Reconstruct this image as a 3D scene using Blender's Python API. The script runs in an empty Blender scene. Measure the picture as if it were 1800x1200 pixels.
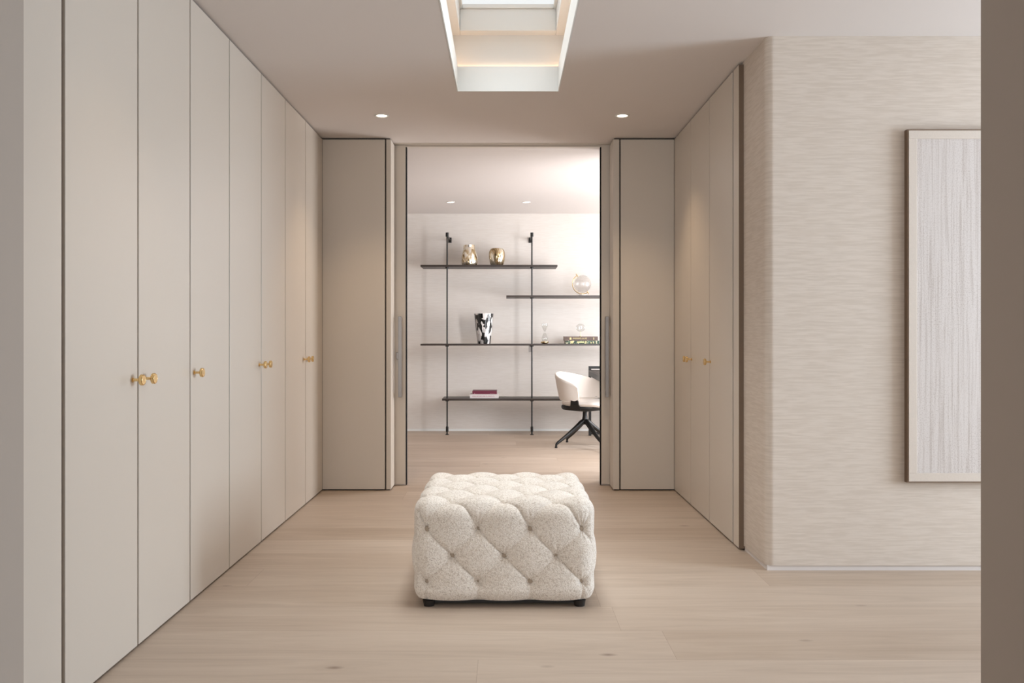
import bpy, bmesh, math, random
import numpy as np
from mathutils import Vector, Matrix
random.seed(7)
PI = math.pi
SC = bpy.context.scene
COL = SC.collection

# ------------------------------------------------------------------ camera
H = 2.5            # ceiling height
EYE = 1.101
F = 1520.0         # focal length in pixels of an 1800 px wide frame
cam = bpy.data.cameras.new('camera')
cam.sensor_width = 36.0
cam.lens = F / 1800 * 36
cam.shift_x = 12 / 1800
cam.shift_y = -11 / 1800
cam.clip_start = 0.05
co = bpy.data.objects.new('camera', cam)
co.location = (0, 0, EYE)
co.rotation_euler = (PI / 2, 0, 0)
COL.objects.link(co)
SC.camera = co

# ------------------------------------------------------------------ world, exposure
w = bpy.data.worlds.new('overcast_sky')
w.use_nodes = True
w.node_tree.nodes['Background'].inputs[0].default_value = (0.98, 0.99, 1.0, 1)
w.node_tree.nodes['Background'].inputs[1].default_value = 0.84
SC.world = w
SC.view_settings.view_transform = 'Standard'
SC.view_settings.look = 'None'
SC.view_settings.gamma = 1
SC.view_settings.exposure = 0.38
SC.view_settings.use_curve_mapping = False


def area(name, loc, rot, sx, sy, power, color=(1, 1, 1), spread=180):
    l = bpy.data.lights.new(name, 'AREA')
    l.shape = 'RECTANGLE'
    l.size, l.size_y = sx, sy
    l.energy = power
    l.color = color
    l.spread = math.radians(spread)
    o = bpy.data.objects.new(name, l)
    o.location = loc
    o.rotation_euler = rot
    COL.objects.link(o)
    return o


DAY = (0.86, 0.93, 1.0)
# (the study light beside the door is an added unseen fill casting shelf shadows)
# daylight entering through the windows (area light in each window opening)
area('daylight_side_passage', (5.06, 2.85, 1.25), (0, math.radians(90), 0), 1.9, 1.3, 126, (0.72, 0.86, 1.0))
area('daylight_behind', (-0.3, -2.42, 1.35), (math.radians(90), 0, 0), 2.6, 1.9, 44, (0.90, 0.95, 1.0))
area('daylight_study_side', (3.56, 8.2, 1.25), (0, math.radians(90), 0), 1.7, 2.4, 150, (0.93, 0.955, 1.0))
area('study_fill', (1.5, 6.632, 1.4), (math.radians(90), 0, 0), 0.4, 1.9, 42, (0.95, 0.96, 1.0))  # added fill, in no window opening
# daylight falling through the skylight
area('daylight_skylight', (0.016, 4.03, 2.93), (0, 0, 0), 0.5, 1.6, 9, (0.92, 0.97, 1.0), 85)


# ------------------------------------------------------------------ materials
def srgb(r, g, b):
    def f(c):
        c /= 255
        return c / 12.92 if c <= 0.04045 else ((c + 0.055) / 1.055) ** 2.4
    return (f(r), f(g), f(b), 1)


class NT:
    def __init__(s, name):
        s.m = bpy.data.materials.new(name)
        s.m.use_nodes = True
        s.t = s.m.node_tree
        s.b = s.t.nodes['Principled BSDF']

    def n(s, typ, **kw):
        nd = s.t.nodes.new(typ)
        for k, v in kw.items():
            setattr(nd, k, v)
        return nd

    def l(s, a, b):
        s.t.links.new(a, b)

    def math(s, op, a, b=None, c=None):
        nd = s.n('ShaderNodeMath', operation=op)
        for i, v in enumerate((a, b, c)):
            if v is None:
                continue
            if isinstance(v, (int, float)):
                nd.inputs[i].default_value = v
            else:
                s.l(v, nd.inputs[i])
        return nd.outputs[0]

    def mix(s, fac, a, b, blend='MIX'):
        nd = s.n('ShaderNodeMix', data_type='RGBA', blend_type=blend)
        for i, v in ((0, fac), (6, a), (7, b)):
            if isinstance(v, (int, float)):
                nd.inputs[i].default_value = v
            elif isinstance(v, tuple):
                nd.inputs[i].default_value = v
            else:
                s.l(v, nd.inputs[i])
        return nd.outputs[2]

    def coords(s, scale=(1, 1, 1), kind='Object'):
        tc = s.n('ShaderNodeTexCoord')
        mp = s.n('ShaderNodeMapping')
        mp.inputs['Scale'].default_value = scale
        s.l(tc.outputs[kind], mp.inputs[0])
        return mp.outputs[0]

    def noise(s, vec, scale, detail=3, rough=0.5, dist=0):
        nd = s.n('ShaderNodeTexNoise')
        s.l(vec, nd.inputs['Vector'])
        nd.inputs['Scale'].default_value = scale
        nd.inputs['Detail'].default_value = detail
        nd.inputs['Roughness'].default_value = rough
        nd.inputs['Distortion'].default_value = dist
        return nd.outputs['Fac']

    def ramp(s, fac, stops):
        nd = s.n('ShaderNodeValToRGB')
        el = nd.color_ramp.elements
        while len(el) < len(stops):
            el.new(0.5)
        for e, (p, c) in zip(el, stops):
            e.position = p
            e.color = c
        s.l(fac, nd.inputs[0])
        return nd.outputs[0]

    def bump(s, h, strength, dist=0.002):
        nd = s.n('ShaderNodeBump')
        nd.inputs['Strength'].default_value = strength
        nd.inputs['Distance'].default_value = dist
        s.l(h, nd.inputs['Height'])
        s.l(nd.outputs[0], s.b.inputs['Normal'])

    def base(s, v):
        if isinstance(v, tuple):
            s.b.inputs['Base Color'].default_value = v
        else:
            s.l(v, s.b.inputs['Base Color'])

    def set(s, **kw):
        for k, v in kw.items():
            s.b.inputs[k.replace('_', ' ')].default_value = v
        return s


def grey(v):
    return (v, v, v, 1)


def mat_paint(name, col, rough=0.45, var=0.03, spec=0.5):
    n = NT(name)
    v = n.coords()
    f = n.noise(v, 1.3, 2)
    c2 = tuple(c * (1 - var) for c in col[:3]) + (1,)
    n.base(n.mix(f, col, c2))
    n.bump(n.noise(v, 260, 2), 0.04, 0.0005)
    n.set(Roughness=rough)
    n.b.inputs['Specular IOR Level'].default_value = spec
    return n.m


def mat_simple(name, col, rough=0.5, metal=0.0, bumps=0.0, scale=200):
    n = NT(name)
    v = n.coords()
    f = n.noise(v, scale, 2)
    n.base(n.mix(f, col, tuple(c * 0.88 for c in col[:3]) + (1,)))
    if bumps:
        n.bump(f, bumps, 0.001)
    n.set(Roughness=rough, Metallic=metal)
    return n.m


M = {}
M['paint'] = mat_paint('satin_greige_paint', srgb(214, 204, 192), 0.34)
M['gap_shade'] = mat_paint('carcass_gap_shade', srgb(56, 47, 41), 0.6)  # carcass colour darkened to carry the shade inside the door gaps
M['ceiling'] = mat_paint('matt_ceiling_paint', srgb(222, 214, 209), 0.9)
M['white'] = mat_paint('white_gloss_paint', srgb(232, 232, 229), 0.45)
M['brown'] = mat_paint('brown_strip', srgb(120, 100, 82), 0.6)
M['jamb'] = mat_paint('taupe_wall_paint', srgb(174, 162, 151), 0.7)
M['black'] = mat_simple('black_metal', (0.012, 0.011, 0.010, 1), 0.42, 0.3)
M['rubber'] = mat_simple('black_rubber', (0.008, 0.007, 0.007, 1), 0.8)
M['brass'] = mat_simple('polished_brass', (0.88, 0.63, 0.30, 1), 0.2, 1.0)
M['steel'] = mat_simple('brushed_nickel', (0.30, 0.27, 0.25, 1), 0.35, 1.0)
M['shell'] = mat_simple('white_chair_fabric', srgb(232, 224, 216), 0.75, 0, 0.15, 500)
M['foot'] = mat_simple('black_wood', (0.015, 0.012, 0.010, 1), 0.5)
M['button'] = mat_simple('taupe_button_fabric', srgb(176, 160, 142), 0.85, 0, 0.3, 600)


def mat_wallpaper(name, c1, c2, amt=1.0):
    n = NT(name)
    v = n.coords((11, 11, 150))
    f = n.noise(v, 1.0, 2, 0.5)
    v2 = n.coords((1.6, 1.6, 4))
    g = n.noise(v2, 1.0, 2)
    line = n.ramp(f, [(0.36, grey(0)), (0.64, grey(1))])
    col = n.mix(line, c2, c1)
    col = n.mix(n.math('MULTIPLY', g, 0.12), col, c2)
    n.base(col)
    n.bump(line, 0.10 * amt, 0.001)
    n.set(Roughness=0.75)
    n.b.inputs['Specular IOR Level'].default_value = 0.3
    return n.m


M['wallpaper'] = mat_wallpaper('grasscloth_wallpaper', srgb(218, 206, 194), srgb(208, 195, 182))
M['study_wall'] = mat_wallpaper('study_wallpaper', srgb(222, 215, 208), srgb(217, 209, 201), 0.5)


def mat_floor():
    n = NT('pale_oak_boards')
    tc = n.n('ShaderNodeTexCoord')
    sep = n.n('ShaderNodeSeparateXYZ')
    n.l(tc.outputs['Object'], sep.inputs[0])
    x, y = sep.outputs[0], sep.outputs[1]
    W, L = 0.2865, 2.3
    yy = n.math('DIVIDE', n.math('ADD', y, 0.2165 + 0.0), W)      # a seam at y = 3.508
    row = n.math('FLOOR', yy)
    fy = n.math('FRACT', yy)
    wn = n.n('ShaderNodeTexWhiteNoise', noise_dimensions='1D')
    n.l(row, wn.inputs['W'])
    xx = n.math('ADD', n.math('DIVIDE', x, L), n.math('MULTIPLY', wn.outputs[0], 7.3))
    pl = n.math('FLOOR', xx)
    fx = n.math('FRACT', xx)
    cid = n.n('ShaderNodeCombineXYZ')
    n.l(row, cid.inputs[0]); n.l(pl, cid.inputs[1])
    w3 = n.n('ShaderNodeTexWhiteNoise', noise_dimensions='3D')
    n.l(cid.outputs[0], w3.inputs['Vector'])
    rnd = w3.outputs[0]
    # grain coordinates shifted per board
    cg = n.n('ShaderNodeCombineXYZ')
    n.l(n.math('ADD', n.math('MULTIPLY', x, 1.1), n.math('MULTIPLY', rnd, 40)), cg.inputs[0])
    n.l(n.math('MULTIPLY', y, 13.0), cg.inputs[1])
    n.l(n.math('MULTIPLY', rnd, 9), cg.inputs[2])
    g1 = n.noise(cg.outputs[0], 1.0, 5, 0.62, 1.1)
    cg2 = n.n('ShaderNodeCombineXYZ')
    n.l(n.math('ADD', n.math('MULTIPLY', x, 5.0), n.math('MULTIPLY', rnd, 90)), cg2.inputs[0])
    n.l(n.math('MULTIPLY', y, 75.0), cg2.inputs[1])
    g2 = n.noise(cg2.outputs[0], 1.0, 3, 0.6, 0.3)
    col = n.ramp(g1, [(0.28, srgb(166, 145, 125)), (0.5, srgb(191, 171, 152)), (0.72, srgb(208, 190, 172))])
    col = n.mix(n.math('MULTIPLY', n.math('SUBTRACT', 1.0, g2), 0.45), col, srgb(158, 136, 117), 'MIX')
    tone = n.mix(rnd, srgb(176, 158, 141), srgb(206, 192, 178))
    col = n.mix(0.42, col, tone)
    # knots
    ck = n.n('ShaderNodeCombineXYZ')
    n.l(n.math('MULTIPLY', x, 2.4), ck.inputs[0]); n.l(n.math('MULTIPLY', y, 5.2), ck.inputs[1])
    vo = n.n('ShaderNodeTexVoronoi')
    n.l(ck.outputs[0], vo.inputs['Vector']); vo.inputs['Scale'].default_value = 1.0
    kn = n.ramp(vo.outputs['Distance'], [(0.0, grey(0.9)), (0.035, grey(0.5)), (0.09, grey(0))])
    sel = n.math('GREATER_THAN', n.noise(ck.outputs[0], 0.9, 0), 0.50)
    col = n.mix(n.math('MULTIPLY', kn, sel), col, srgb(110, 88, 74))
    # seams
    d1 = n.math('MULTIPLY', n.math('MINIMUM', fy, n.math('SUBTRACT', 1.0, fy)), W)
    d2 = n.math('MULTIPLY', n.math('MINIMUM', fx, n.math('SUBTRACT', 1.0, fx)), L)
    d = n.math('MINIMUM', d1, d2)
    seam = n.ramp(n.math('MULTIPLY', d, 200), [(0.0, grey(0.55)), (0.35, grey(0))])
    col = n.mix(seam, col, srgb(140, 118, 100))
    n.base(col)
    n.bump(n.math('SUBTRACT', n.math('MULTIPLY', g2, 0.35), seam), 0.12, 0.001)
    n.set(Roughness=0.46)
    n.b.inputs['Specular IOR Level'].default_value = 0.45
    return n.m


M['floor'] = mat_floor()


def mat_boucle():
    n = NT('cream_boucle')
    v = n.coords()
    f = n.noise(v, 150, 4, 0.72, 1.0)
    vo = n.n('ShaderNodeTexVoronoi')
    n.l(v, vo.inputs['Vector']); vo.inputs['Scale'].default_value = 210
    sp = n.ramp(f, [(0.40, grey(1)), (0.50, grey(0))])
    pit = n.ramp(vo.outputs['Distance'], [(0.35, grey(0)), (0.8, grey(1))])
    col = n.mix(n.math('MULTIPLY', sp, 0.55), srgb(243, 235, 225), srgb(166, 147, 128))
    col = n.mix(n.math('MULTIPLY', pit, 0.35), col, srgb(196, 178, 158))
    n.base(col)
    n.bump(n.math('SUBTRACT', f, vo.outputs['Distance']), 0.55, 0.003)
    n.set(Roughness=0.95)
    n.b.inputs['Specular IOR Level'].default_value = 0.2
    n.b.inputs['Sheen Weight'].default_value = 0.25
    return n.m


M['boucle'] = mat_boucle()


def mat_art():
    n = NT('streaked_print')
    v = n.coords((80, 1, 1.8))
    f = n.noise(v, 1.0, 5, 0.7, 0.4)
    v2 = n.coords((220, 1, 160))
    g = n.noise(v2, 1.0, 2, 0.6)
    v3 = n.coords((5, 1, 3))
    m = n.noise(v3, 1.0, 2)
    line = n.ramp(f, [(0.47, grey(0)), (0.66, grey(1))])
    speck = n.ramp(g, [(0.5, grey(0)), (0.64, grey(1))])
    fac = n.math('ADD', n.math('MULTIPLY', line, 0.45), n.math('MULTIPLY', n.math('MULTIPLY', speck, m), 0.65))
    n.base(n.mix(fac, srgb(216, 208, 203), srgb(160, 143, 132)))
    n.set(Roughness=0.7)
    return n.m


M['art'] = mat_art()


def mat_walnut():
    n = NT('dark_shelf_wood')
    v = n.coords((2, 30, 30))
    f = n.noise(v, 1.5, 4, 0.6, 0.5)
    n.base(n.ramp(f, [(0.3, (0.022, 0.015, 0.011, 1)), (0.7, (0.05, 0.034, 0.026, 1))]))
    n.set(Roughness=0.4)
    return n.m


M['shelf'] = mat_walnut()


def mat_glass(name, tint, rough=0.02, t=0.7, metal=0.0):
    """thin clear glass: transparent mixed with a glossy coat"""
    m = bpy.data.materials.new(name)
    m.use_nodes = True
    nt = m.node_tree
    nt.nodes.clear()
    out = nt.nodes.new('ShaderNodeOutputMaterial')
    tr = nt.nodes.new('ShaderNodeBsdfTransparent'); tr.inputs[0].default_value = tint
    gl = nt.nodes.new('ShaderNodeBsdfGlossy'); gl.inputs[0].default_value = (0.95, 0.95, 0.95, 1); gl.inputs[1].default_value = rough
    fr = nt.nodes.new('ShaderNodeLayerWeight'); fr.inputs[0].default_value = 0.5
    pw = nt.nodes.new('ShaderNodeMath'); pw.operation = 'POWER'; pw.inputs[1].default_value = 3.0
    ad = nt.nodes.new('ShaderNodeMath'); ad.operation = 'MULTIPLY_ADD'
    ad.inputs[1].default_value = 0.45; ad.inputs[2].default_value = 0.2 * (1 - t)
    nt.links.new(fr.outputs['Facing'], pw.inputs[0]); nt.links.new(pw.outputs[0], ad.inputs[0])
    mx = nt.nodes.new('ShaderNodeMixShader')
    nt.links.new(ad.outputs[0], mx.inputs[0]); nt.links.new(tr.outputs[0], mx.inputs[1]); nt.links.new(gl.outputs[0], mx.inputs[2])
    nt.links.new(mx.outputs[0], out.inputs[0])
    return m


M['pane'] = mat_glass('window_glass', (0.97, 0.98, 0.98, 1), 0.0, 0.8)
M['clear'] = mat_glass('clear_glass', (0.90, 0.90, 0.89, 1), 0.03, 0.72)
M['globe'] = mat_glass('frosted_globe_glass', (0.90, 0.89, 0.88, 1), 0.3, 0.6)


def mat_mercury(name, sc, dis):
    n = NT(name)
    v = n.coords((1, 1, 0.6))
    f = n.noise(v, sc, 4, 0.6, dis)
    n.base(n.ramp(f, [(0.34, (0.10, 0.06, 0.02, 1)), (0.44, (0.55, 0.40, 0.22, 1)), (0.54, (0.86, 0.78, 0.62, 1)), (0.66, (0.93, 0.91, 0.86, 1))]))
    n.set(Roughness=0.1, Metallic=0.75)
    n.bump(f, 0.6, 0.01)
    return n.m


M['vase_swirl'] = mat_mercury('swirled_smoky_glass', 9, 3.0)
M['vase_gold'] = mat_mercury('gold_mercury_glass', 7, 1.2)


def mat_patch():
    n = NT('black_and_white_patchwork')
    v = n.coords((19, 19, 9))
    vo = n.n('ShaderNodeTexVoronoi', distance='CHEBYCHEV')
    n.l(v, vo.inputs['Vector']); vo.inputs['Scale'].default_value = 1.3
    sepc = n.n('ShaderNodeSeparateColor'); n.l(vo.outputs['Color'], sepc.inputs[0])
    base = n.ramp(sepc.outputs[0], [(0.47, (0.008, 0.008, 0.008, 1)), (0.50, (0.42, 0.38, 0.36, 1)), (0.75, (0.8, 0.77, 0.75, 1))])
    st = n.noise(n.coords((40, 40, 8)), 1.0, 3, 0.6, 1.0)
    n.base(n.mix(n.math('MULTIPLY', n.ramp(st, [(0.5, grey(0)), (0.6, grey(1))]), 0.5), base, (0.03, 0.03, 0.03, 1)))
    n.set(Roughness=0.15)
    return n.m


M['patch'] = mat_patch()


def mat_book(name, c1, c2, c3, sc=60):
    n = NT(name)
    f = n.noise(n.coords((1, 1, 1)), sc, 1, 0.4, 0)
    n.base(n.ramp(f, [(0.42, c1), (0.46, c2), (0.58, c2), (0.62, c3)]))
    n.set(Roughness=0.45)
    return n.m


M['book_brown'] = mat_book('brown_book_cloth', (0.08, 0.045, 0.03, 1), (0.10, 0.06, 0.045, 1), (0.12, 0.07, 0.05, 1))
M['book_green'] = mat_book('green_patterned_cover', (0.02, 0.025, 0.015, 1), (0.03, 0.09, 0.05, 1), (0.55, 0.5, 0.33, 1), 55)
M['book_maroon'] = mat_simple('maroon_book_cloth', srgb(104, 24, 52), 0.5)
M['book_white'] = mat_simple('white_book_cover', srgb(226, 218, 216), 0.5)
M['paper'] = mat_simple('book_pages', srgb(214, 204, 190), 0.8)
M['ink_cream'] = mat_simple('cream_lettering', srgb(226, 208, 150), 0.6)
M['ink_pink'] = mat_simple('pink_lettering', srgb(186, 132, 140), 0.6)
M['marble'] = mat_simple('white_stone', srgb(225, 220, 216), 0.4)


def mat_emit(name, col, s):
    m = bpy.data.materials.new(name)
    m.use_nodes = True
    b = m.node_tree.nodes['Principled BSDF']
    b.inputs['Base Color'].default_value = (0.8, 0.8, 0.8, 1)
    b.inputs['Emission Color'].default_value = col
    b.inputs['Emission Strength'].default_value = s
    return m


M['lamp'] = mat_emit('lit_lamp', (1.0, 0.86, 0.66, 1), 3.5)
M['fill_glow'] = mat_emit('fill_panel_glow', (0.95, 0.96, 1.0, 1), 1.5)  # glow of the added fill panel
M['led'] = mat_emit('warm_led_strip', (1.0, 0.58, 0.30, 1), 4.5)


# ------------------------------------------------------------------ mesh helpers
def obj(name, bm, m, parent=None, smooth=False, loc=None):
    me = bpy.data.meshes.new(name)
    bmesh.ops.recalc_face_normals(bm, faces=bm.faces)
    bm.to_mesh(me)
    bm.free()
    me.materials.append(m)
    if smooth:
        for p in me.polygons:
            p.use_smooth = True
        me.set_sharp_from_angle(angle=math.radians(42))
    o = bpy.data.objects.new(name, me)
    COL.objects.link(o)
    if parent is not None:
        o.parent = parent
    if loc is not None:
        o.location = loc
    return o


def B(*boxes, bev=0.0, seg=1):
    """bmesh of axis-aligned boxes (x0,x1,y0,y1,z0,z1)"""
    bm = bmesh.new()
    for b in boxes:
        x0, x1, y0, y1, z0, z1 = b[:6]
        r = bmesh.ops.create_cube(bm, size=1)
        vs = r['verts']
        for v in vs:
            v.co = Vector(((x0 + x1) / 2 + v.co.x * (x1 - x0), (y0 + y1) / 2 + v.co.y * (y1 - y0), (z0 + z1) / 2 + v.co.z * (z1 - z0)))
        if bev:
            es = list({e for v in vs for e in v.link_edges})
            bmesh.ops.bevel(bm, geom=es, offset=bev, segments=seg, affect='EDGES', profile=0.5)
    return bm


def lathe(prof, seg=32, bm=None, c=(0, 0), close=True):
    bm = bm or bmesh.new()
    rings = []
    for r, z in prof:
        if r < 1e-5:
            rings.append([bm.verts.new((c[0], c[1], z))])
        else:
            rings.append([bm.verts.new((c[0] + r * math.cos(2 * PI * k / seg), c[1] + r * math.sin(2 * PI * k / seg), z)) for k in range(seg)])
    for a, b in zip(rings[:-1], rings[1:]):
        for k in range(seg):
            k2 = (k + 1) % seg
            if len(a) == 1 and len(b) == 1:
                continue
            if len(a) == 1:
                bm.faces.new((a[0], b[k], b[k2]))
            elif len(b) == 1:
                bm.faces.new((a[k], a[k2], b[0]))
            else:
                bm.faces.new((a[k], a[k2], b[k2], b[k]))
    return bm


def tube(pts, rad, seg=10, bm=None, sq=None):
    """tapered tube through pts; rad number or list; sq=(wx,wz) flattening"""
    bm = bm or bmesh.new()
    pts = [Vector(p) for p in pts]
    if isinstance(rad, (int, float)):
        rad = [rad] * len(pts)
    rings = []
    up = Vector((0, 0, 1))
    for i, p in enumerate(pts):
        t = (pts[min(i + 1, len(pts) - 1)] - pts[max(i - 1, 0)]).normalized()
        a = t.cross(up)
        if a.length < 1e-3:
            a = Vector((1, 0, 0))
        a.normalize()
        b = t.cross(a).normalized()
        kx, ky = sq or (1, 1)
        rings.append([bm.verts.new(p + a * (math.cos(2 * PI * k / seg) * rad[i] * kx) + b * (math.sin(2 * PI * k / seg) * rad[i] * ky)) for k in range(seg)])
    for r0, r1 in zip(rings[:-1], rings[1:]):
        for k in range(seg):
            k2 = (k + 1) % seg
            bm.faces.new((r0[k], r0[k2], r1[k2], r1[k]))
    bm.faces.new(rings[0][::-1])
    bm.faces.new(rings[-1])
    return bm


def turn(bm, axis, ang):
    bmesh.ops.transform(bm, matrix=Matrix.Rotation(ang, 4, axis), verts=bm.verts)
    return bm


def shift(bm, d):
    bmesh.ops.translate(bm, vec=d, verts=bm.verts)
    return bm


def thing(name, label, cat, loc=(0, 0, 0), rz=0, group=None):
    o = bpy.data.objects.new(name, None)
    o.empty_display_size = 0.1
    o.location = loc
    o.rotation_euler = (0, 0, rz)
    COL.objects.link(o)
    o['label'] = label
    o['category'] = cat
    if group:
        o['group'] = group
    return o


def tag(o, label, cat, group=None):
    o['label'] = label
    o['category'] = cat
    if group:
        o['group'] = group
    return o


def struct(name, bm, m, label=None, smooth=False):
    o = obj(name, bm, m, smooth=smooth)
    o['kind'] = 'structure'
    if label:
        o['label'] = label
    return o


def copy_tree(o, parent=None):
    c = o.copy()
    COL.objects.link(c)
    c.parent = parent
    for ch in list(o.children):
        copy_tree(ch, c)
    return c


# ------------------------------------------------------------------ setting
XL, XR = -1.294, 1.198         # faces of the wardrobe runs
YB = 6.129                     # face of the far panels
YJ0, YJ1 = 1.78, 2.05          # wall with the near opening
YW = 4.045                     # wallpapered wall face
YS0, YS1 = 6.56, 9.96          # study
SX0, SX1 = -3.0, 3.6
EX = 5.1                       # end wall of the side passage

struct('floor', B((-3.2, 6.4, -2.6, 10.1, -0.1, 0.0)), M['floor'], 'pale oak boards running across the room')

# ceiling with the skylight hole
hx0, hx1, hy0, hy1 = -0.271, 0.303, 3.15, 4.957
ho = 0.007
zc0, zc1 = H, H + 0.137
struct('ceiling', B((-3.2, hx0 - ho, -2.6, 10.1, zc0, zc1), (hx1 + ho, 6.4, -2.6, 10.1, zc0, zc1),
                    (hx0 - ho, hx1 + ho, -2.6, hy0 - ho, zc0, zc1), (hx0 - ho, hx1 + ho, hy1 + ho, 10.1, zc0, zc1)),
       M['ceiling'], 'flat matt ceiling')

struct('wall_left', B((-1.93, -1.92 + 0.02, YJ1, YB + 0.3, 0, H), (-3.2, -1.93, 1.9, 2.05, 0, H)), M['jamb'])
# near wall with the wide opening the camera looks through
struct('wall_near_left', B((-3.1, -1.140, YJ0, YJ1, 0, H), bev=0.003), M['jamb'], 'edge of the opening at the left of the view')
struct('wall_near_right', B((1.126, 6.3, YJ0, YJ1, 0, H), bev=0.003), M['jamb'], 'edge of the opening at the right of the view')

# wallpapered wall: rounded outer corner
def wallpaper_wall():
    bm = bmesh.new()
    x0, y0, y1, x1, r = 1.2215, YW, 4.45, EX + 0.1, 0.035
    prof = [(x0, y1)]
    prof.append((x0, y0 + r))
    for k in range(1, 8):
        a = PI + (PI / 2) * k / 8
        prof.append((x0 + r + r * math.cos(a), y0 + r + r * math.sin(a)))
    prof += [(x0 + r, y0), (x1, y0), (x1, y1)]
    z0, z1 = 0.024, H
    lo = [bm.verts.new((x, y, z0)) for x, y in prof]
    hi = [bm.verts.new((x, y, z1)) for x, y in prof]
    n = len(prof)
    for i in range(n):
        j = (i + 1) % n
        bm.faces.new((lo[i], lo[j], hi[j], hi[i]))
    bm.faces.new(lo[::-1]); bm.faces.new(hi)
    return bm


struct('wall_right', wallpaper_wall(), M['wallpaper'], 'cream grasscloth wallpapered wall with a rounded corner')
struct('baseboard_right', B((1.2275, EX, YW + 0.006, 4.43, 0, 0.0238)), M['ceiling'], 'thin recessed white skirting under the wallpapered wall')

# wall ahead: the cladding panels either side of the pocket doors
def panel_run(name, x0, x1, label):
    return struct(name, B((x0, x1, YB, YB + 0.022, 0.010, H - 0.012), bev=0.0015), M['paint'], label)


struct('wall_back_left', B((-1.93, -0.82, YB + 0.024, 6.30, 0, H), (-3.1, -0.80, 6.46, YS0, 0, H)), M['gap_shade'])
struct('wall_back_right', B((0.776, 1.93, YB + 0.024, 6.30, 0, H), (0.79, 3.7, 6.46, YS0, 0, H)), M['gap_shade'])
s = F / YB
def px(x): return (x - 888) / s
panel_run('trim_1', px(567) , px(676.5), 'tall flush panel left of the study opening')
panel_run('trim_2', px(1091), px(1185), 'tall flush panel right of the study opening')
# posts wrapping the opening edge
struct('trim_3', B((px(679), px(687.3), YB - 0.004, 6.325, 0.010, H - 0.012), bev=0.002), M['paint'], 'upright post at the left edge of the study opening')
struct('trim_4', B((px(1077.5), px(1088.5), YB - 0.004, 6.325, 0.010, H - 0.012), bev=0.002), M['paint'], 'upright post at the right edge of the study opening')
# track head over the opening
struct('trim_5', B((-0.80, 0.775, 6.345, 6.385, H - 0.017, H), (-1.9, 1.9, 6.30, 6.34, H - 0.004, H)), M['paint'], 'slim head of the sliding door track')

# study shell
def wall_with_hole(axis, p0, p1, a0, a1, h0, h1, z0, z1):
    """wall slab normal to axis between p0..p1, spanning a0..a1, hole h0..h1 x z0..z1"""
    bs = [(a0, h0, 0, H), (h1, a1, 0, H), (h0, h1, 0, z0), (h0, h1, z1, H)]
    if axis == 'x':
        return B(*[(p0, p1, a, b, c, d) for a, b, c, d in bs])
    return B(*[(a, b, p0, p1, c, d) for a, b, c, d in bs])


struct('wall_study_back', B((SX0, SX1, YS1, YS1 + 0.1, 0.0, H)), M['study_wall'], 'pale wall behind the shelving')
struct('wall_study_left', B((SX0 - 0.1, SX0, YS0, YS1 + 0.1, 0, H)), M['study_wall'])
struct('wall_study_right', wall_with_hole('x', SX1, SX1 + 0.1, YS0, YS1, 7.0, 9.4, 0.45, 2.35), M['study_wall'])
struct('baseboard_back', B((SX0, SX1, YS1 - 0.008, YS1 - 0.0002, 0, 0.024)), M['white'], 'low white skirting in the study')
# side passage end wall and the room behind the camera
struct('wall_passage_end', wall_with_hole('x', EX, EX + 0.1, YJ0, 4.5, 2.2, 3.5, 0.3, 2.2), M['jamb'])
struct('wall_behind', wall_with_hole('y', -2.6, -2.5, -3.1, 3.1, -1.6, 1.0, 0.4, 2.3), M['jamb'])
struct('wall_behind_left', B((-3.2, -3.1, -2.6, 2.05, 0, H)), M['jamb'])
struct('wall_behind_right', B((3.0, 3.1, -2.5, YJ0, 0, H)), M['jamb'])


def window(name, axis, p, a0, a1, z0, z1):
    t = 0.05
    def bx(a, b, c, d, q0, q1):
        return (q0, q1, a, b, c, d) if axis == 'x' else (a, b, q0, q1, c, d)
    q0, q1 = p, p + 0.06
    fr = struct(name, B(bx(a0, a1, z0, z0 + t, q0, q1), bx(a0, a1, z1 - t, z1, q0, q1), bx(a0, a0 + t, z0 + t, z1 - t, q0, q1),
                        bx(a1 - t, a1, z0 + t, z1 - t, q0, q1), bx((a0 + a1) / 2 - 0.02, (a0 + a1) / 2 + 0.02, z0 + t, z1 - t, q0, q1)), M['white'])
    obj('pane', B(bx(a0 + t, a1 - t, z0 + t, z1 - t, p + 0.025, p + 0.035)), M['pane'], fr)
    return fr


window('window_2', 'x', SX1 + 0.03, 7.0, 9.4, 0.45, 2.35)
window('window_3', 'x', EX + 0.03, 2.2, 3.5, 0.3, 2.2)
window('window_4', 'y', -2.59, -1.6, 1.0, 0.4, 2.3)

# skylight: lower lining, lit ledge, upper shaft, sash frame, glass
def ring(x0, x1, y0, y1, z0, z1, t):
    """open rectangular ring, inner faces at x0..y1, thickness t outwards"""
    return [(x0 - t, x0, y0 - t, y1 + t, z0, z1), (x1, x1 + t, y0 - t, y1 + t, z0, z1),
            (x0, x1, y0 - t, y0, z0, z1), (x0, x1, y1, y1 + t, z0, z1)]


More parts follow.
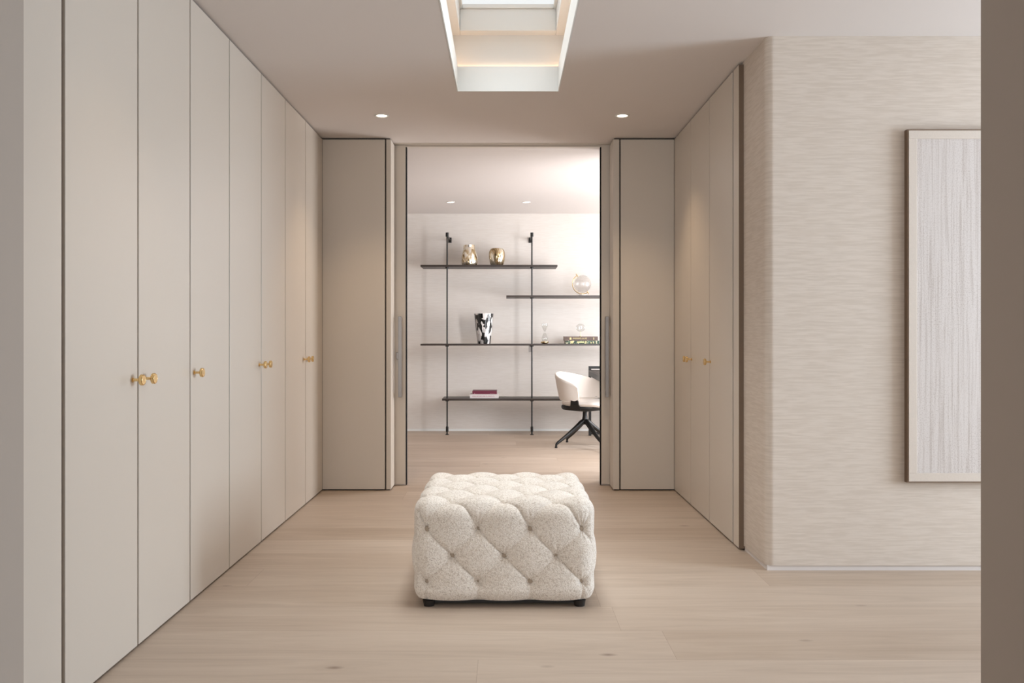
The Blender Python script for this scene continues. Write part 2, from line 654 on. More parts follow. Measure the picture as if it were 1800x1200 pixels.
def skylight():
    root = bpy.data.objects.new('window_1', None)
    root.location = (0.016, 4.05, H)
    COL.objects.link(root)
    root['kind'] = 'structure'
    root['label'] = 'rectangular rooflight in the ceiling with a white shaft'
    off = (-0.016, -4.05, -H)
    def part(name, bm, m):
        return obj(name, shift(bm, off), m, root)
    part('shaft_lining', B(*ring(hx0, hx1, hy0, hy1, H - 0.001, H + 0.142, ho - 0.001)), M['white'])
    e = 0.045
    part('upper_shaft', B(*ring(hx0 - e, hx1 + e, hy0 - e, hy1 + e, H + 0.143, H + 0.343, 0.04)), M['white'])
    part('led_strip', B(*ring(hx0 - e + 0.012, hx1 + e - 0.012, hy0 - e + 0.012, hy1 + e - 0.012, H + 0.143, H + 0.147, 0.008)), M['led'])
    i = 0.012
    part('frame', B(*ring(hx0 + i, hx1 - i, hy0 + i, hy1 - 0.03, H + 0.335, H + 0.46, 0.10), bev=0.003), M['white'])
    i2 = 0.028
    part('sash', B(*ring(hx0 + i2, hx1 - i2, hy0 + i2, hy1 - 0.042, H + 0.4601, H + 0.485, 0.09), bev=0.003), M['white'])
    part('pane', B((hx0 - 0.04, hx1 + 0.04, hy0 - 0.04, hy1 + 0.01, H + 0.486, H + 0.496)), M['pane'])


skylight()


# ------------------------------------------------------------------ pocket doors (sliding, mostly hidden in the wall)
def pocket_door(name, side, xe, label, lock=False):
    """xe = edge of the leaf that shows; side=-1 left, +1 right"""
    far = side * 1.75
    x0, x1 = min(xe, far), max(xe, far)
    d = struct(name, B((x0, x1, 6.339, 6.385, 0.012, H - 0.006), bev=0.0015), M['paint'], label)
    g0, g1 = (xe, xe + 0.008) if side < 0 else (xe - 0.008, xe)
    obj('seal', B((g0, g1, 6.343, 6.381, 0.004, H - 0.02)), M['rubber'], d)['label'] = 'black edge seal'
    # bar handle, standing off the leaf
    xc = (703 - 888) / 242 if side < 0 else (1067 - 888) / 242
    z0, z1 = EYE - 109 / 242, EYE + 33 / 242
    hb = obj('handle', B((xc - 0.013, xc + 0.013, 6.272, 6.290, z0, z1), bev=0.002), M['steel'], d)
    hb['label'] = 'long square nickel pull bar'
    for z in (z0 + 0.02, z1 - 0.02):
        obj('handle_mount', B((xc - 0.009, xc + 0.009, 6.290, 6.3392, z - 0.009, z + 0.009)), M['steel'], hb)
    if lock:
        obj('lock', B((-0.797, -0.765, 6.322, 6.3388, EYE - 0.175, EYE - 0.125), bev=0.002), M['steel'], d)['label'] = 'small square nickel lock plate'
    return d


pocket_door('door_1', -1, -0.730, 'left sliding door, only its edge out of the wall', True)
pocket_door('door_2', 1, 0.705, 'right sliding door, only its edge out of the wall')


# ------------------------------------------------------------------ wardrobes
def make_knob_mesh():
    bm = lathe([(0, 0), (0.0085, 0), (0.0085, 0.003), (0.005, 0.005), (0.005, 0.026), (0.0165, 0.0275), (0.0192, 0.030), (0.0192, 0.038),
                (0.0175, 0.0402), (0.0165, 0.0396), (0.0155, 0.0402), (0, 0.0404)], 32)
    me = bpy.data.meshes.new('knob')
    bmesh.ops.recalc_face_normals(bm, faces=bm.faces)
    bm.to_mesh(me); bm.free()
    me.materials.append(M['brass'])
    for p in me.polygons:
        p.use_smooth = True
    me.set_sharp_from_angle(angle=math.radians(30))
    return me


KNOB = make_knob_mesh()


def wardrobe(label, xf, sgn, doors, depth=0.60, group=None):
    """doors: list of (y0, y1, knob_y). xf face of doors, sgn = direction the doors face (+1 -> +x)"""
    y0, y1 = doors[0][0], doors[-1][1]
    t = thing('wardrobe', label, 'wardrobe', (xf, (y0 + y1) / 2, 0), 0, group)
    cx, cy = xf, (y0 + y1) / 2
    def bx(a, b, c, d, e, f):
        a, b = sorted((a * -sgn, b * -sgn))
        return (a, b, c - cy, d - cy, e, f)
    # a below is distance behind the door face
    obj('body', B(bx(0.0225, depth, y0 + 0.001, y1 - 0.001, 0.0, H - 0.0005)), M['gap_shade'], t)
    for a, b, ky in doors:
        d = obj('door', B(bx(0.0, 0.022, a + 0.006, b - 0.006, 0.009, H - 0.011), bev=0.0015), M['paint'], t)
        if ky:
            k = bpy.data.objects.new('knob', KNOB)
            COL.objects.link(k)
            k.parent = d
            k['label'] = 'round brass knob'
            k.location = (0, ky - cy, 0.946)
            k.rotation_euler = (0, sgn * PI / 2, 0)
    return t


def yl(p):   # y of a seam on the left run from its pixel at eye height
    return F * 1.294 / (888 - p)


def yr(p):
    return F * 1.198 / (p - 888)


S = [yl(243), yl(334.5), yl(403.5), yl(459.5), yl(501.5), yl(537), YB - 0.035]
y_first = yl(113)
wardrobe('tall double wardrobe with two brass knobs nearest the left foreground', XL, 1, [(y_first, S[0], S[0] - 0.048), (S[0], S[1], S[0] + 0.052)], group='wardrobes along the left wall')
wardrobe('tall single-door wardrobe with one brass knob on the left wall', XL, 1, [(S[1], S[2], S[1] + 0.042)], group='wardrobes along the left wall')
wardrobe('tall double wardrobe with two brass knobs in the middle of the left wall', XL, 1, [(S[2], S[3], S[3] - 0.045), (S[3], S[4], S[3] + 0.055)], group='wardrobes along the left wall')
wardrobe('tall double wardrobe with two brass knobs at the far left corner', XL, 1, [(S[4], S[5], S[5] - 0.045), (S[5], S[6], S[5] + 0.055)], group='wardrobes along the left wall')
t = thing('wardrobe', 'plain tall cabinet front without knobs at the left frame edge', 'wardrobe', (XL, 2.3, 0), 0, 'wardrobes along the left wall')
obj('body', B((-0.6, -0.0225, -0.248, yl(113) - 2.3, 0, H - 0.0005)), M['gap_shade'], t)
obj('door', B((-0.022, 0, -0.245, yl(108.5) - 2.3, 0.009, H - 0.011), bev=0.0015), M['paint'], t)
struct('trim_6', B((XL - 0.02, XL - 0.001, YB - 0.033, YB - 0.001, 0.009, H - 0.011)), M['paint'], 'narrow filler strip in the far left corner')

R = [YB - 0.035, yr(1214), yr(1247), yr(1287.5)]
wardrobe('tall double wardrobe with a pair of brass knobs at the far right corner', XR, -1, [(R[1], R[0], R[1] + 0.045), (R[2], R[1], R[1] - 0.035)][::-1], group='wardrobes along the right wall')
wardrobe('tall single-door wardrobe with one brass knob beside the wallpapered wall', XR, -1, [(R[3], R[2], R[2] - 0.03)], group='wardrobes along the right wall')
struct('trim_7', B((XR + 0.001, XR + 0.02, YB - 0.033, YB - 0.001, 0.009, H - 0.011)), M['paint'], 'narrow filler strip in the far right corner')
struct('trim_8', B((XR, XR + 0.60, yr(1299), R[3] - 0.020, 0.009, H - 0.012), bev=0.002), M['paint'], 'upright end panel closing the right wardrobes')
struct('trim_10', B((XR - 0.001, XR + 0.60, yr(1299) - 0.004, yr(1299) - 0.0005, 0.009, H - 0.014)), M['brown'], 'brown strip on the front of the end panel')  # thin brown strip laid over the end panel's front
struct('trim_9', B((XR + 0.03, XR + 0.60, yr(1299) + 0.02, R[3], 0.0, H)), M['gap_shade'])


# ------------------------------------------------------------------ ottoman
def ottoman():
    hw, z0, z1, rr = 0.362, 0.020, 0.424, 0.058
    cx, cy = 0.0, 3.475 + 0.375
    t = thing('ottoman', 'square button-tufted cream boucle ottoman in the middle of the floor', 'ottoman', (cx - 0.004, cy, 0))
    a = 0.105
    kz = [z1, 0.318, 0.211, 0.106, z0]                      # heights with known lattice rows
    kv = [hw / a, 4.0, 5.0, 6.0, 6.65]

    def vz(z):
        return np.interp(z, kz[::-1], kv[::-1])
    cz = (z0 + z1) / 2
    hz = (z1 - z0) / 2
    N, NZ = 204, 108

    def lattice(U, V, top=0.0):
        p = (U + V + 1) / 2
        q = (U - V + 1) / 2
        dp = (p - np.round(p)); dq = (q - np.round(q))
        # buttons where both are integer
        rb = np.sqrt((dp * a * 1.41) ** 2 + (dq * a * 1.41) ** 2)
        c1 = np.exp(-(np.abs(dp) * a * 1.41 / 0.0034))
        c2 = np.exp(-(np.abs(dq) * a * 1.41 / 0.0036))
        pil = np.abs(np.sin(PI * p)) ** 0.8 * np.abs(np.sin(PI * q)) ** 0.5 * (1.0 + 0.9 * top)
        ang = np.arctan2(dq, dp)
        wr = np.exp(-(rb / 0.022)) * 0.0040 * np.sin(ang * 11 + np.round(p) * 1.7 + np.round(q) * 2.3)
        return pil * 0.008 - 0.025 * np.exp(-(rb / 0.019) ** 1.0) - 0.0014 * c1 - 0.0066 * c2 + wr, rb

    bm = bmesh.new()
    cache = {}

    def place(c, U, V, topness):
        c = np.array(c)
        half = np.array([hw, hw, hz])
        inner = np.clip(c, -(half - rr), half - rr)
        d = c - inner
        L = np.linalg.norm(d)
        n = d / max(L, 1e-9)
        p = inner + n * rr
        tz = float(np.clip((c[2] - (hz - 0.12)) / 0.12, 0, 1))
        h, _ = lattice(U, V, tz * tz * (3 - 2 * tz))
        # below the bottom row only straight vertical pleats down to the base
        if V > 6.0 and not topness:
            k = min(1.0, (V - 6.0) / 0.3)
            uu = (U + 1) / 2
            du = abs(uu - round(uu)) * 2 * a
            hv = 0.010 * abs(math.sin(PI * uu)) ** 0.5 - 0.004 * math.exp(-du / 0.004)
            h = h * (1 - k) + hv * k
        # pull in at the very corner of the box where no button sits
        side = 1 - max(0, n[2])
        bulge = 0.006 * (1 - (p[2] / hz) ** 2)
        p = p + n * (h + 0.002)
        if side > 0.2:
            p[0] += np.sign(p[0]) * bulge * abs(n[0]); p[1] += np.sign(p[1]) * bulge * abs(n[1])
        # crown of the cushion
        if topness:
            p[2] += 0.010 * (1 - (c[0] / hw) ** 2) * (1 - (c[1] / hw) ** 2)
        return p

    def vert(c, U, V, top):
        key = (round(c[0], 4), round(c[1], 4), round(c[2], 4))
        v = cache.get(key)
        if v is None:
            p = place(c, U, V, top)
            v = bm.verts.new((p[0], p[1], p[2] + cz))
            cache[key] = v
        return v
    xs = np.linspace(-hw, hw, N + 1)
    zs = np.linspace(-hz, hz, NZ + 1)
    # top
    g = [[vert((x, y, hz), x / a, -y / a, True) for y in xs] for x in xs]
    for i in range(N):
        for j in range(N):
            bm.faces.new((g[i][j], g[i + 1][j], g[i + 1][j + 1], g[i][j + 1]))
    # four sides
    for ax, sg in ((1, -1), (1, 1), (0, -1), (0, 1)):
        us = -sg if ax == 1 else -sg      # keeps the pleat direction continuous round the corners
        g = []
        for u in xs:
            rowv = []
            for z in zs:
                c = (u, sg * hw, z) if ax == 1 else (sg * hw, u, z)
                rowv.append(vert(c, u * us / a, float(vz(z + cz)), False))
            g.append(rowv)
        for i in range(N):
            for j in range(NZ):
                bm.faces.new((g[i][j], g[i + 1][j], g[i + 1][j + 1], g[i][j + 1]))
    # underside, flat fan grid
    g = [[vert((x, y, -hz), 0.5, 0.5, False) for y in xs] for x in xs]
    for i in range(N):
        for j in range(N):
            bm.faces.new((g[i][j], g[i][j + 1], g[i + 1][j + 1], g[i + 1][j]))
    obj('upholstery', bm, M['boucle'], t, smooth=True)
    # buttons
    bmn = lathe([(0, -0.005), (0.009, -0.004), (0.0122, 0.0), (0.0108, 0.004), (0.006, 0.0065), (0, 0.007)], 18)
    me = bpy.data.meshes.new('button')
    bmesh.ops.recalc_face_normals(bmn, faces=bmn.faces)
    bmn.to_mesh(me); bmn.free(); me.materials.append(M['button'])
    for p in me.polygons:
        p.use_smooth = True

    def button(loc, nrm):
        o = bpy.data.objects.new('button', me)
        COL.objects.link(o)
        o.parent = t
        o.location = loc
        o.rotation_euler = Vector(nrm).to_track_quat('Z', 'Y').to_euler()
    for i in range(-3, 4):
        for j in range(-3, 4):
            if (i + j) % 2:
                p = place((i * a, j * a, hz), float(i), float(j), True)
                button((p[0], p[1], p[2] + cz + 0.008), (0, 0, 1))
    for ax, sg in ((1, -1), (1, 1), (0, -1), (0, 1)):
        for r, z in ((4, 0.318), (5, 0.211), (6, 0.106)):
            for i in range(-3, 4):
                if (i + r) % 2:
                    c = (i * a, sg * hw, z - cz) if ax == 1 else (sg * hw, i * a, z - cz)
                    p = place(c, float(i), float(r), False)
                    n = (0, sg, 0) if ax == 1 else (sg, 0, 0)
                    button((p[0] + n[0] * 0.009, p[1] + n[1] * 0.009, p[2] + cz), n)
    obj('base', B((-hw + 0.05, hw - 0.05, -hw + 0.05, hw - 0.05, 0.008, 0.04)), M['foot'], t)
    for sx in (-1, 1):
        for sy in (-1, 1):
            obj('foot', shift(lathe([(0, 0.0), (0.021, 0.0), (0.026, 0.024), (0, 0.024)], 20), (sx * (hw - 0.055), sy * (hw - 0.04), 0)), M['foot'], t)['label'] = 'short black foot'


ottoman()


# ------------------------------------------------------------------ framed print
def picture():
    k = F / YW
    x0 = (1592 - 888) / k
    zt, zb = EYE + (589 - 232) / k, EYE - (844 - 589) / k
    x1 = x0 + 1.05
    t = thing('framed_picture', 'tall framed print of pale vertical streaks on the wallpapered wall', 'picture', (x0, YW - 0.0005, zb))
    wd, ht = x1 - x0, zt - zb
    f = 0.038
    obj('frame', B((0, wd, -0.032, 0, 0, f), (0, wd, -0.032, 0, ht - f, ht), (0, f, -0.032, 0, f, ht - f), (wd - f, wd, -0.032, 0, f, ht - f), bev=0.001), M['frame'], t)
    obj('edge_strip', B((-0.006, -0.0005, -0.028, 0, -0.006, ht + 0.006), (wd + 0.0005, wd + 0.006, -0.028, 0, -0.006, ht + 0.006),
                        (-0.0005, wd + 0.0005, -0.028, 0, -0.006, -0.0005), (-0.0005, wd + 0.0005, -0.028, 0, ht + 0.0005, ht + 0.006)), M['bronze'], t)['label'] = 'thin bronze outer edging'
    obj('print', B((f, wd - f, -0.024, -0.004, f, ht - f)), M['art'], t)


M['bronze'] = mat_simple('bronze_edging', srgb(128, 106, 88), 0.5, 0.2)
M['frame'] = mat_simple('cream_frame_paint', srgb(221, 209, 197), 0.5)
picture()


# ------------------------------------------------------------------ downlights
def downlight(label, x, y, group, power, proto=[None]):
    if proto[0] is None:
        t = thing('downlight', label, 'ceiling light', (x, y, H), 0, group)
        obj('trim_ring', lathe([(0.033, -0.001), (0.036, -0.004), (0.046, -0.003), (0.047, 0.0), (0.033, 0.0)], 32), M['white'], t, smooth=True)
        obj('bulb', lathe([(0, -0.0016), (0.033, -0.0016), (0.033, 0.0), (0, 0.0)], 32), M['lamp'], t)
        proto[0] = t
    else:
        t = copy_tree(proto[0])
        t.location = (x, y, H)
        t['label'] = label
        t['group'] = group
    l = bpy.data.lights.new('downlight_lamp', 'SPOT')
    l.energy = power
    l.color = (1.0, 0.74, 0.48)
    l.spot_size = math.radians(95)
    l.spot_blend = 0.8
    l.shadow_soft_size = 0.03
    o = bpy.data.objects.new('downlight_lamp', l)
    o.location = (x, y, H - 0.012)
    COL.objects.link(o)
    return t


G1 = 'downlights in the dressing room ceiling'
downlight('lit recessed downlight left of the rooflight over the wardrobes', -0.786, 5.509, G1, 20)
downlight('lit recessed downlight right of the rooflight over the wardrobes', 0.746, 5.509, G1, 20)
downlight('recessed downlight nearer than the left one in view', -0.786, 2.8, G1, 6)
downlight('recessed downlight nearer than the right one in view', 0.746, 2.8, G1, 6)
G2 = 'downlights in the study ceiling'
downlight('small lit downlight in the study ceiling above the left shelf post', -0.575, 9.1, G2, 4)
downlight('small lit downlight in the study ceiling above the right shelf post', 0.222, 9.1, G2, 4)


# ------------------------------------------------------------------ shelving in the study
YP = 9.56
SF, SB = 9.50, 9.85            # shelf front / back
t = thing('fill_panel', 'added glowing fill panel on the study wall beside the door, out of view', 'lamp', (1.5, YS0, 1.4))  # panel added around the study fill light, hidden from the camera
obj('fill_housing', B((-0.215, 0.215, 0.0005, 0.045, -0.965, 0.965), bev=0.004), M['white'], t)
obj('fill_glow', B((-0.20, 0.20, 0.0455, 0.060, -0.95, 0.95), bev=0.003), M['fill_glow'], t)


def shelving():
    t = thing('shelving_unit', 'wall shelving of dark planks on slim black posts in the study', 'shelves', (0, YP, 0))
    oy = -YP
    posts = [-0.6415, 0.2956, 1.2327]
    for x in posts:
        p = obj('post', tube([(x, 0, 0.09), (x, 0, 2.20)], 0.008, 12), M['black'], t, smooth=True)
        obj('post_foot', lathe([(0, 0), (0.020, 0), (0.020, 0.006), (0.009, 0.010), (0.009, 0.032), (0.015, 0.036), (0.015, 0.085), (0.010, 0.095), (0.0, 0.095)], 20, c=(x, 0)), M['black'], p)
        sx = 1 if x < 0 else -1
        bm = tube([(x, 0, 2.19), (x, 0, 2.235)], 0.017, 12)
        obj('wall_clamp', bm, M['black'], p, smooth=True)
        obj('wall_bracket', B((x + sx * 0.006 - 0.006, x + sx * 0.006 + 0.006, 0.0, YS1 - YP - 0.012, 2.19, 2.205),
                              (x + sx * 0.006 - 0.018, x + sx * 0.006 + 0.018, YS1 - YP - 0.013, YS1 - YP - 0.0005, 2.165, 2.225)), M['black'], p)
    obj('clamp_block', B((posts[1] - 0.034, posts[1] - 0.004, 0.012, 0.04, 0.915, 0.986), bev=0.002), M['steel'], t)  # small clamp block under the middle shelf
    shelves = [(-0.931, 0.575, 1.853, 0.022, (0, 1)), (0.0125, 2.2, 1.517, 0.022, (1, 2)), (-0.931, 2.2, 0.987, 0.020, (0, 1, 2)), (-0.694, 2.2, 0.383, 0.022, (0, 1, 2))]
    for x0, x1, z, th, ps in shelves:
        sh = obj('shelf', B((x0, x1, SF + oy, SB + oy, z, z + th), bev=0.002), M['shelf'], t)
        for i in ps:
            obj('shelf_collar', lathe([(0, z - 0.012), (0.019, z - 0.012), (0.021, z - 0.0005), (0, z - 0.0005)], 18, c=(posts[i], 0)), M['black'], sh)
    return [z + th for _, _, z, th, _ in shelves]


Z1, Z2, Z3, Z4 = shelving()


def lobed_lathe(prof, seg, fn):
    bm = lathe(prof, seg)
    for v in bm.verts:
        a = math.atan2(v.co.y, v.co.x)
        k = fn(a, v.co.z)
        v.co.x *= k; v.co.y *= k
    return bm


def smooth_prof(pts, n=5):
    out = []
    P = [pts[0]] + list(pts) + [pts[-1]]
    for i in range(1, len(P) - 2):
        for k in range(n):
            t = k / n
            q = []
            for d in (0, 1):
                p0, p1, p2, p3 = P[i - 1][d], P[i][d], P[i + 1][d], P[i + 2][d]
                q.append(0.5 * ((2 * p1) + (-p0 + p2) * t + (2 * p0 - 5 * p1 + 4 * p2 - p3) * t * t + (-p0 + 3 * p1 - 3 * p2 + p3) * t ** 3))
            out.append((max(q[0], 0), q[1]))
    out.append(pts[-1])
    return out


YI = 9.66
# two vases on the top shelf
o = obj('vase', lobed_lathe([(0, 0)] + smooth_prof([(0.078, 0), (0.090, 0.035), (0.089, 0.085), (0.076, 0.15), (0.064, 0.195), (0.062, 0.232)]) + [(0.056, 0.232), (0.058, 0.195), (0.07, 0.15), (0.08, 0.08), (0.07, 0.01), (0, 0.01)],
                            48, lambda a, z: 1 + 0.045 * math.sin(3 * a + z * 22) + 0.02 * math.sin(5 * a - z * 40)), M['vase_swirl'], smooth=True, loc=((825 - 888) / 157.5, YI, Z1))
tag(o, 'taller smoky gold glass vase with swirls on the top shelf', 'vase')
o = obj('vase', lobed_lathe([(0, 0)] + smooth_prof([(0.060, 0), (0.078, 0.03), (0.089, 0.10), (0.086, 0.155), (0.070, 0.187), (0.052, 0.196)]) + [(0.046, 0.190), (0.06, 0.18), (0.078, 0.15), (0.08, 0.10), (0.07, 0.03), (0, 0.01)],
                            48, lambda a, z: 1 + 0.02 * math.sin(2 * a + 1)), M['vase_gold'], smooth=True, loc=((873.5 - 888) / 157.5, YI, Z1))
tag(o, 'shorter rounded gold mercury glass vase on the top shelf', 'vase')
o = obj('vase', lathe([(0, 0), (0.072, 0), (0.0745, 0.012), (0.108, 0.335), (0.103, 0.335), (0.070, 0.015), (0, 0.012)], 40), M['patch'], smooth=False, loc=((850.5 - 888) / 157.5, YI, Z3))
tag(o, 'flared black and white patchwork vase on the middle shelf', 'vase')


# desk globe
def globe():
    t = thing('desk_globe', 'clear glass globe in a brass arc on a white base, on the right shelf', 'globe', ((1024 - 888) / 157.5, YI, Z2))
    obj('base', lathe([(0, 0), (0.042, 0), (0.042, 0.012), (0.036, 0.018), (0, 0.018)], 32), M['marble'], t)
    zc = 0.135
    R0 = 0.098
    b = lathe([(R0 * math.sin(PI * k / 24), zc - R0 * math.cos(PI * k / 24)) for k in range(25)], 40)
    obj('sphere', b, M['globe'], t, smooth=True)
    ra = 0.112
    pts = []
    for k in range(25):
        a = math.radians(122 + (302 - 122) * k / 24)
        pts.append((ra * math.cos(a), 0, zc + ra * math.sin(a)))
    arc = obj('arc', tube(pts, 0.0045, 8), M['brass'], t, smooth=True)
    for a in (122, 302):
        c, s_ = math.cos(math.radians(a)), math.sin(math.radians(a))
        obj('axis_pin', tube([((R0 - 0.002) * c, 0, zc + (R0 - 0.002) * s_), (0.135 * c, 0, zc + 0.135 * s_)], 0.0045, 8), M['brass'], arc)
    obj('stem', tube([(0, 0, 0.018), (0, 0, zc - ra)], 0.005, 8), M['brass'], t)


globe()


def hourglass():
    t = thing('glass_ornament', 'slim clear glass hourglass ornament with a gold base', 'ornament', ((957.5 - 888) / 157.5, YI, Z3))
    obj('base', lathe([(0, 0), (0.026, 0.0), (0.045, 0.012), (0.043, 0.022), (0.02, 0.028), (0, 0.028)], 32), M['brass'], t, smooth=True)
    obj('glass', lathe(smooth_prof([(0.028, 0.0285), (0.034, 0.06), (0.022, 0.10), (0.008, 0.128), (0.018, 0.155), (0.032, 0.19), (0.036, 0.225)]), 32), M['clear'], t, smooth=True)


hourglass()


def book(label, x0, x1, z, th, depth, cover, yf, group, ink=None, marks=None):
    cx = (x0 + x1) / 2
    t = thing('book', label, 'book', (cx, yf, z), 0, group)
    w2 = (x1 - x0) / 2
    c = 0.0025
    # spine faces the room: cover boards + spine, pages inside
    obj('cover', B((-w2, w2, 0, depth, 0, c), (-w2, w2, 0, depth, th - c, th), (-w2, w2, 0, 0.004, c, th - c)), cover, t)
    obj('pages', B((-w2 + 0.003, w2 - 0.003, 0.0042, depth - 0.004, c, th - c)), M['paper'], t)
    if ink:
        for mk in marks:
            nm, mk = ('emblem', [mk]) if isinstance(mk, tuple) else ('title', mk)
            obj(nm, B(*[(a, b, -0.0006, 0.0001, z0, z1) for a, b, z0, z1 in mk]), ink, t)
    return t


def glyphs(a, b, z0, z1, n, seed):
    r = random.Random(seed)
    out = []
    step = (b - a) / n
    for i in range(n):
        x = a + i * step
        w_ = step * 0.72
        th = step * 0.2
        out.append((x, x + th, z0, z1))
        k = r.random()
        if k < 0.6:
            out.append((x, x + w_, z1 - (z1 - z0) * 0.2, z1))
        if k > 0.3:
            out.append((x, x + w_, z0, z0 + (z1 - z0) * 0.2))
        if k < 0.4:
            out.append((x + w_ - th, x + w_, z0, z1))
    return out


GB = 'books lying on the middle shelf'
yb = 9.56
xg0, xg1 = (994 - 888) / 158.5, (1053 - 888) / 158.5
w2 = (xg1 - xg0) / 2
book('green patterned book lying at the bottom of the right stack', xg0, xg1, Z3, 0.034, 0.26, M['book_green'], yb, GB, M['ink_cream'],
     [(-0.13, -0.10, 0.004, 0.030), (-0.06, 0.02, 0.010, 0.025), (0.03, 0.045, 0.003, 0.030), (0.09, 0.10, 0.004, 0.02), (0.118, 0.128, 0.004, 0.024)])
xb0, xb1 = (992 - 888) / 158.5, (1050.5 - 888) / 158.5
book('thick brown book with pale spine lettering on top of the green book', xb0, xb1, Z3 + 0.0342, 0.046, 0.25, M['book_brown'], yb + 0.003, GB, M['ink_cream'],
     [(-0.128, -0.108, 0.012, 0.034), glyphs(-0.092, 0.068, 0.016, 0.032, 11, 4), (0.135, 0.142, 0.012, 0.034)])
GW = 'books lying on the lowest shelf'
xw0, xw1 = (826 - 888) / 158.5, (876.5 - 888) / 158.5
book('white book with pale pink lettering under the maroon book', xw0, xw1, Z4, 0.042, 0.25, M['book_white'], yb + 0.01, GW, M['ink_pink'],
     [glyphs(-0.13, 0.12, 0.014, 0.026, 22, 9)])
xm0, xm1 = (830.5 - 888) / 158, (873.5 - 888) / 158
book('maroon book lying on top of the white book', xm0, xm1, Z4 + 0.0422, 0.036, 0.22, M['book_maroon'], yb + 0.03, GW, M['ink_pink'],
     [glyphs(0.06, 0.11, 0.006, 0.012, 6, 3), (-0.115, -0.107, 0.005, 0.014)])


def magnifier():
    t = thing('glass_disc_ornament', 'small round glass ornament on a thin brass stem on the brown book', 'ornament', ((1020.5 - 888) / 157.5, YI, Z3 + 0.0803))
    obj('stem', lathe([(0, 0), (0.016, 0), (0.016, 0.003), (0.003, 0.005), (0.003, 0.058), (0.0, 0.058)], 16), M['brass'], t)
    zc = 0.098
    ring_pts = [(0.050 * math.cos(2 * PI * k / 32), 0, zc + 0.040 * math.sin(2 * PI * k / 32)) for k in range(33)]
    obj('ring', tube(ring_pts, 0.0040, 8), M['clear'], t, smooth=True)
    b = lathe([(0.046 * math.sin(PI * k / 16), -0.046 * math.cos(PI * k / 16)) for k in range(17)], 32)
    for v in b.verts:
        v.co = Vector((v.co.x, v.co.y * 0.25, v.co.z * 0.8 + zc))
    obj('lens', b, M['clear'], t, smooth=True)


magnifier()


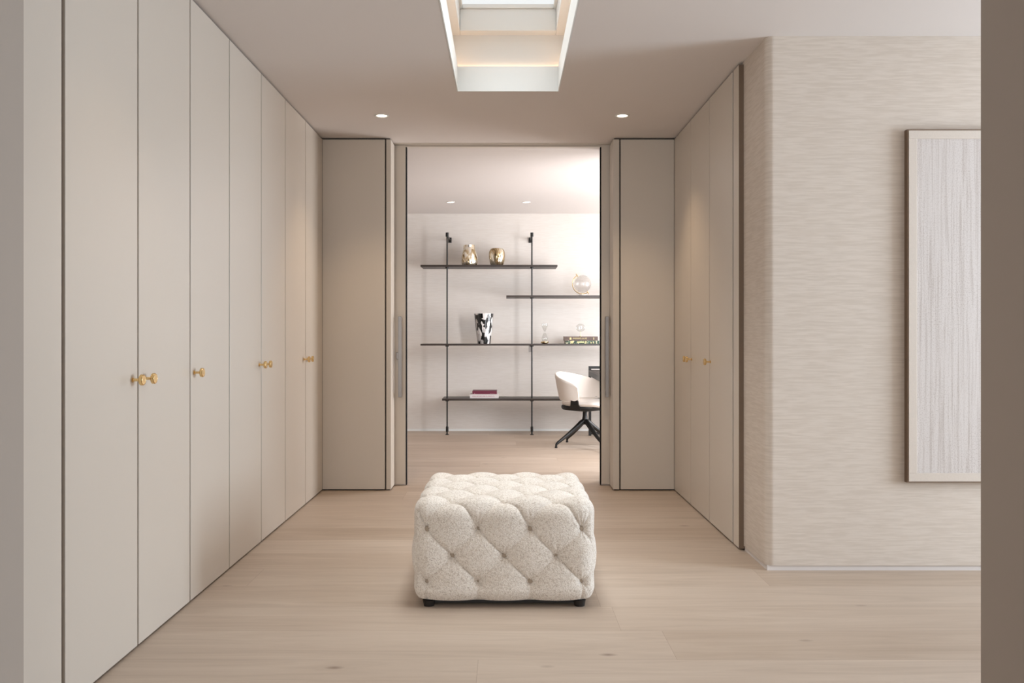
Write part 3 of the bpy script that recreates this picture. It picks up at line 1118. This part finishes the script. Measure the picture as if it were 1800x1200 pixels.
# ------------------------------------------------------------------ swivel chair
def chair():
    cx, cy = 0.794, 8.606
    t = thing('swivel_chair', 'white tub swivel chair on a black four-star base by the desk', 'chair', (cx, cy, 0))
    phi = math.radians(-32)
    back = phi + PI
    al = math.radians(103)
    # upholstered wraparound shell
    bm = bmesh.new()
    NA, th = 48, 0.024
    cols = []
    for i in range(NA + 1):
        u = -1 + 2 * i / NA
        ang = back + u * al
        zt = 0.722 - 0.115 * abs(u) ** 1.6
        zb = 0.468
        rt, rb = 0.288, 0.240
        endr = 0.0
        if abs(u) > 0.9:
            endr = ((abs(u) - 0.9) / 0.1) ** 2 * 0.03
        loop = []
        prof = []
        nz = 10
        for k in range(nz + 1):
            f = k / nz
            prof.append((rb + (rt - rb) * f ** 0.8, zb + endr * 0.3 + (zt - endr - zb) * f))
        outer = [(r + th / 2, z) for r, z in prof]
        inner = [(r - th / 2, z) for r, z in prof][::-1]
        capt = [(prof[-1][0] + th / 2 * math.cos(a), prof[-1][1] + th / 2 * math.sin(a)) for a in (PI * 0.25, PI * 0.5, PI * 0.75)]
        capb = [(prof[0][0] - th / 2 * math.cos(a), prof[0][1] - th / 2 * math.sin(a)) for a in (PI * 0.25, PI * 0.5, PI * 0.75)]
        # bend the arm ends slightly forward
        c = [bm.verts.new((r * math.cos(ang), r * math.sin(ang), z)) for r, z in outer + capt + inner + capb]
        cols.append(c)
    n = len(cols[0])
    for a_, b_ in zip(cols[:-1], cols[1:]):
        for k in range(n):
            bm.faces.new((a_[k], a_[(k + 1) % n], b_[(k + 1) % n], b_[k]))
    bm.faces.new(cols[0]); bm.faces.new(cols[-1][::-1])
    obj('backrest', bm, M['shell'], t, smooth=True)
    fx, fy = math.cos(phi), math.sin(phi)
    # cushion
    cu = lathe([(0, 0.405), (0.205, 0.405), (0.222, 0.412), (0.232, 0.43), (0.226, 0.450), (0.205, 0.460), (0, 0.466)], 40)
    for v in cu.verts:
        d = v.co.x * fx + v.co.y * fy
        if d > 0:
            v.co.x += fx * d * 0.25; v.co.y += fy * d * 0.25
            v.co.z -= 0.9 * max(0, d - 0.13) ** 1.5
    obj('seat', cu, M['shell'], t, smooth=True)
    pan = lathe([(0, 0.352), (0.10, 0.350), (0.215, 0.366), (0.226, 0.385), (0.222, 0.404), (0, 0.404)], 40)
    for v in pan.verts:
        v.co.x -= fx * 0.012; v.co.y -= fy * 0.012
    obj('seat_pan', pan, M['black'], t, smooth=True)
    for sgn in (-1, 1):
        ang = back + sgn * math.radians(92)
        pts = [(0.215 * math.cos(ang), 0.215 * math.sin(ang), 0.375), (0.236 * math.cos(ang), 0.236 * math.sin(ang), 0.425), (0.241 * math.cos(ang), 0.241 * math.sin(ang), 0.48)]
        c = Vector((math.cos(ang), math.sin(ang), 0)); tt = Vector((-math.sin(ang), math.cos(ang), 0))
        bmb = bmesh.new()
        rows = []
        for (x, y, z), wd in zip(pts, (0.060, 0.042, 0.036)):
            p = Vector((x, y, z))
            rows.append([bmb.verts.new(p + tt * wd + c * 0.010), bmb.verts.new(p - tt * wd + c * 0.010), bmb.verts.new(p - tt * wd - c * 0.008), bmb.verts.new(p + tt * wd - c * 0.008)])
        for a_, b_ in zip(rows[:-1], rows[1:]):
            for k in range(4):
                bmb.faces.new((a_[k], a_[(k + 1) % 4], b_[(k + 1) % 4], b_[k]))
        bmb.faces.new(rows[0]); bmb.faces.new(rows[-1][::-1])
        obj('back_bracket', bmb, M['black'], t)
    obj('column', lathe([(0, 0.215), (0.030, 0.215), (0.034, 0.245), (0.028, 0.27), (0.023, 0.30), (0.023, 0.352), (0, 0.352)], 24), M['black'], t, smooth=True)
    a0 = math.atan2(-0.156, -0.294)
    for k in range(4):
        a_ = a0 + k * PI / 2
        c, s_ = math.cos(a_), math.sin(a_)
        pts = [(0.010 * c, 0.010 * s_, 0.250), (0.045 * c, 0.045 * s_, 0.232), (0.10 * c, 0.10 * s_, 0.190), (0.22 * c, 0.22 * s_, 0.108), (0.315 * c, 0.315 * s_, 0.050), (0.333 * c, 0.333 * s_, 0.034), (0.335 * c, 0.335 * s_, 0.012)]
        lg = obj('leg', tube(pts, [0.026, 0.026, 0.023, 0.018, 0.014, 0.012, 0.010], 10), M['black'], t, smooth=True)
        obj('glide', lathe([(0, 0), (0.013, 0), (0.013, 0.012), (0, 0.012)], 16, c=(0.335 * c, 0.335 * s_)), M['rubber'], lg)


chair()


# ------------------------------------------------------------------ desk
def desk():
    x0, x1 = 0.0, 0.62
    y0, y1 = 0.0, 1.50
    t = thing('desk', 'black framed desk with a drawer, half hidden behind the right door', 'desk', (0.915, 8.0, 0))
    s_ = 0.028
    for a in (y0, y1 - s_):
        obj('leg_frame', B((x0, x0 + s_, a, a + s_, 0, 0.762), (x1 - s_, x1, a, a + s_, 0, 0.762), (x0 + s_, x1 - s_, a, a + s_, 0.014, 0.042), (x0 + s_, x1 - s_, a, a + s_, 0.734, 0.762), bev=0.001), M['black'], t)
    obj('desktop', B((x0 - 0.0, x1, y0 + s_ + 0.001, y1 - s_ - 0.001, 0.700, 0.722), bev=0.002), M['shelf'], t)
    d = obj('drawer', B((x0 + 0.03, x1 - 0.02, y0 + 0.10, y1 - s_ - 0.01, 0.655, 0.699), bev=0.002), M['black'], t)
    obj('side_rail', B((x0 + 0.002, x0 + 0.02, y0 + s_, y1 - s_, 0.655, 0.699)), M['black'], t)


desk()
